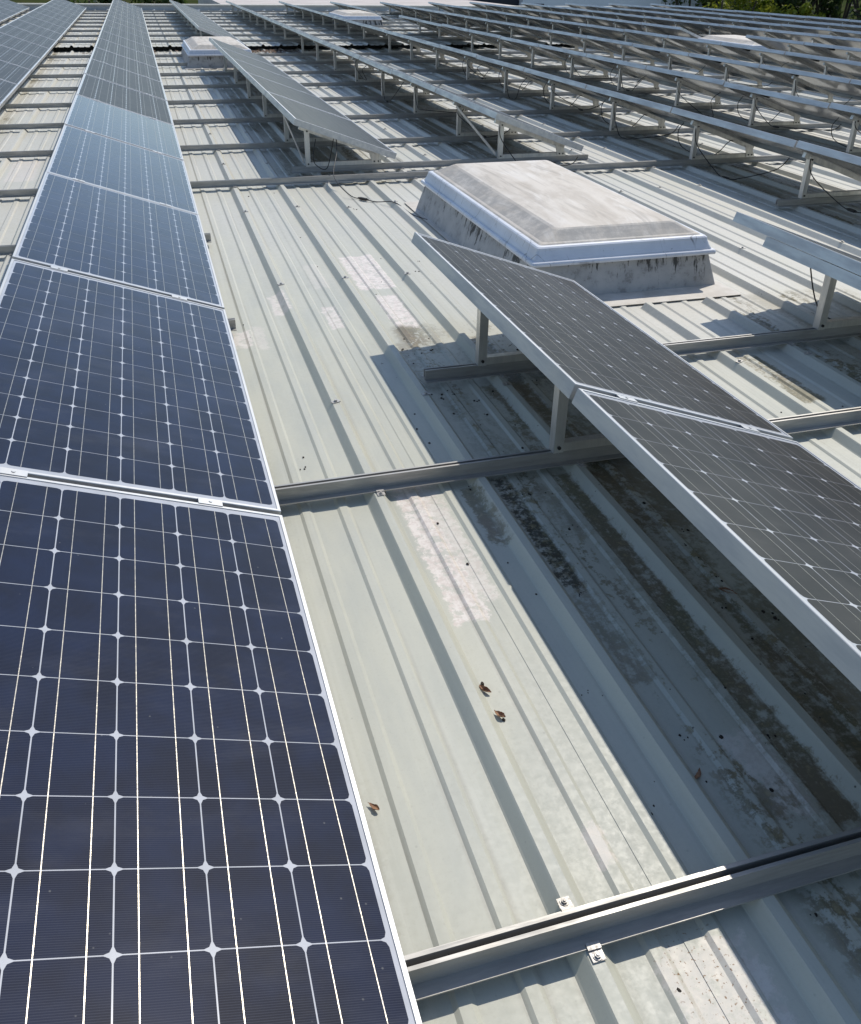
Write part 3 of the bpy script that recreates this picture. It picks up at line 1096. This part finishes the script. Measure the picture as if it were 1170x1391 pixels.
m_wall = mat_plain('white_render', (.78, .79, .80), (.72, .735, .75), 1.2, .8)
m_dark = mat_plain('dark_cladding', (.012, .016, .03), (.02, .022, .03), 1, .6)
m_trim = mat_plain('grey_trim', (.30, .31, .33), (.24, .25, .27), 2, .6)
wb = link('white_building', None, None, (19, 42, -6))
tag(wb, 'white walled building standing behind the far end of the roof', 'building')
b = MB()
b.box(-1.45, 8.3, 0, 9, 0, 11)
link('wall', b.mesh('wall', [m_wall]), wb)
b = MB()
b.box(-1.6, 8.45, -.15, 9.1, 11, 11.3)
link('roof', b.mesh('roof', [m_trim]), wb)
b = MB()
b.box(-1.0, -.35, -.03, .05, 5.60, 5.72)
link('wall_vent', b.mesh('wall_vent', [m_dark]), wb)
b = MB()
b.box(8.0, 8.2, -.12, -.01, 0, 11)
link('downpipe', b.mesh('downpipe', [m_trim]), wb)
db = link('dark_annex', None, None, (15, 42.4, -6))
tag(db, 'dark clad annex left of the white building', 'building')
b = MB()
b.box(-2.0, 2.5, 0, 7, 0, 8.2)
link('wall', b.mesh('wall', [m_dark]), db)
b = MB()
b.box(-2.1, 2.5, -.1, 7.1, 8.2, 8.4)
link('roof', b.mesh('roof', [m_trim]), db)

m_ground = mat_plain('dry_ground', (.035, .05, .018), (.055, .06, .025), .15, .95, 0, 0.0)
b = MB()
b.face([(-1800, -1800, -7), (1800, -1800, -7), (1800, 1800, -7), (-1800, 1800, -7)])
tag(link('ground', b.mesh('ground', [m_ground])), 'ground far below the roof', None, None, 'structure')
b = MB()
b.box(ROOF_X0 + .05, ROOF_X1 - .05, ROOF_Y0 + .05, ROOF_Y1 + .2, -6.99, PAN - .56)
tag(link('building_body', b.mesh('building_body', [m_par])), 'walls of the building under the solar roof', None, None, 'structure')


def mat_leaf(name, c1, c2):
    m = M(name)
    n = m.noise(m.pos(), .9, 3)
    g = m.noise(m.pos(), 6, 2)
    col = m.mix(m.ramp(n, .35, .65), c1, c2)
    col = m.mix(m.ramp(g, .4, .7, 0, .4), col, tuple(x * .55 for x in c1))
    m.done(col, .55, 0, .3)
    tr = m.n.new('ShaderNodeBsdfTranslucent')
    m.l.new(col, tr.inputs[0])
    mx = m.n.new('ShaderNodeMixShader')
    mx.inputs[0].default_value = .5
    out = m.n['Material Output']
    m.l.new(m.b.outputs[0], mx.inputs[1])
    m.l.new(tr.outputs[0], mx.inputs[2])
    m.l.new(mx.outputs[0], out.inputs[0])
    return m.m


LEAF = {'lime': mat_leaf('lime_foliage', (.34, .34, .03), (.14, .20, .02)), 'dark': mat_leaf('dark_foliage', (.030, .055, .014), (.05, .08, .02)),
        'mid': mat_leaf('mid_foliage', (.05, .085, .02), (.08, .10, .025))}
m_bark = mat_plain('bark', (.09, .07, .05), (.05, .04, .03), 3, .9)


def tree(x, y, z0, h, rx, kind, label, seed, nleaf=2600, cat='tree', name='tree', trunk_h=.24, ls=.11):
    rn_ = random.Random(seed)
    t = link(name, None, None, (x, y, z0))
    tag(t, label, cat, 'trees and bushes beyond the roof')
    b = MB()
    th_ = h * trunk_h + .8
    prev = None
    secs = [(0, .22), (.35, .16), (.7, .11), (1.0, .06)]
    vs, fs = [], []
    for k, (f, rr) in enumerate(secs):
        ox, oy = rn_.uniform(-.1, .1) * k, rn_.uniform(-.1, .1) * k
        for i in range(7):
            a = 6.2832 * i / 7
            vs.append((ox + rr * h / 6 * math.cos(a), oy + rr * h / 6 * math.sin(a), th_ * f))
    for k in range(3):
        for i in range(7):
            fs.append((k * 7 + i, k * 7 + (i + 1) % 7, (k + 1) * 7 + (i + 1) % 7, (k + 1) * 7 + i))
    b.raw(vs, fs)
    limbs = []
    for k in range(7):
        a = rn_.uniform(0, 6.28)
        e = Vector((rx * .65 * math.cos(a), rx * .65 * math.sin(a), h * rn_.uniform(.55, .9)))
        b.bar((0, 0, th_ * rn_.uniform(.5, .95)), e, .05 * h / 6, .05 * h / 6)
        limbs.append(e)
    link('trunk', b.mesh('trunk', [m_bark]), t)
    b = MB()
    cl = []
    for k in range(26):
        a, u = rn_.uniform(0, 6.28), rn_.random() ** .5
        zz = rn_.uniform(h * trunk_h * .6, h * .93)
        f = max(.25, 1 - abs((zz / h) - .62) * 1.5)
        cl.append((Vector((rx * u * f * math.cos(a), rx * u * f * math.sin(a), zz)), rn_.uniform(.22, .42) * rx))
    for _ in range(nleaf):
        c, rr = rn_.choice(cl)
        d = Vector((rn_.gauss(0, 1), rn_.gauss(0, 1), rn_.gauss(0, .8))).normalized() * rr * rn_.random() ** .4
        p = c + d
        n = (d.normalized() + Vector((rn_.uniform(-.8, .8), rn_.uniform(-.8, .8), rn_.uniform(-.3, .9)))).normalized()
        s_ = n.cross(Vector((rn_.uniform(-1, 1), rn_.uniform(-1, 1), rn_.uniform(-1, 1)))).normalized()
        u_ = n.cross(s_)
        q = ls * rn_.uniform(.6, 1.4)
        b.face([p - s_ * q, p - u_ * q * .5, p + s_ * q, p + u_ * q * .5])
    link('crown', b.mesh('crown', [LEAF[kind]], fix=False), t)
    return t


SPEC = [  # x, y, base z, height, radius, kind, label
    (25.6, 37.2, -6.9, 7.9, 1.9, 'lime', 'bright lime bush right beside the white building'),
    (27.7, 36.6, -6.9, 7.6, 1.7, 'lime', 'bright lime bush, second from the white building'),
    (26.6, 41.5, -6.9, 10.0, 2.6, 'mid', 'mid green tree rising behind the lime bushes'),
    (30.2, 40.0, -6.9, 12.5, 3.0, 'dark', 'dark tree, left one of the dark group at the upper right corner'),
    (32.4, 37.8, -6.9, 12.0, 2.7, 'dark', 'dark tree, middle one of the dark group at the upper right corner'),
    (29.0, 35.4, -6.9, 7.2, 1.0, 'lime', 'small lime bush standing before the dark trees'),
    (34.0, 35.0, -6.9, 12.5, 3.0, 'dark', 'dark tree at the right edge of the photo'),
    (31.2, 33.6, -6.9, 6.9, .9, 'lime', 'small lime bush at the right edge below the dark tree'),
    (33.5, 43.0, -6.9, 12.5, 3.4, 'dark', 'dark tree far behind the others at the upper right corner'),
    (28.4, 46.0, -6.9, 11.5, 3.2, 'dark', 'dark tree far behind the lime bushes'),
    (36.5, 50.0, -6.9, 12.0, 4.0, 'dark', 'large dark tree farthest back at the upper right corner'),
    (38.5, 41.5, -6.9, 12.0, 3.6, 'dark', 'dark tree half outside the right edge of the photo'),
    (-8.4, 38.0, -6.9, 8.0, 2.0, 'dark', 'dark bush behind the parapet at the upper left corner'),
    (-5.2, 38.5, -6.9, 7.7, 2.0, 'dark', 'dark bush behind the parapet, second from the left'),
    (-1.8, 39.0, -6.9, 7.8, 2.0, 'dark', 'dark bush behind the parapet above the second row'),
    (0.9, 38.2, -6.9, 7.5, 1.5, 'mid', 'green bush behind the parapet above the third row'),
]
for i, (x, y, z, h, rx, kd, lab) in enumerate(SPEC):
    tree(x, y, z, h, rx, kd, lab, 100 + i, 5200 if kd != 'dark' else 6500, 'bush' if 'bush' in lab else 'tree', 'bush' if 'bush' in lab else 'tree', .24, .15 if kd == 'dark' else .115)
print('panels', panel_count, 'supports', sup_count, 'objects', len(bpy.data.objects))
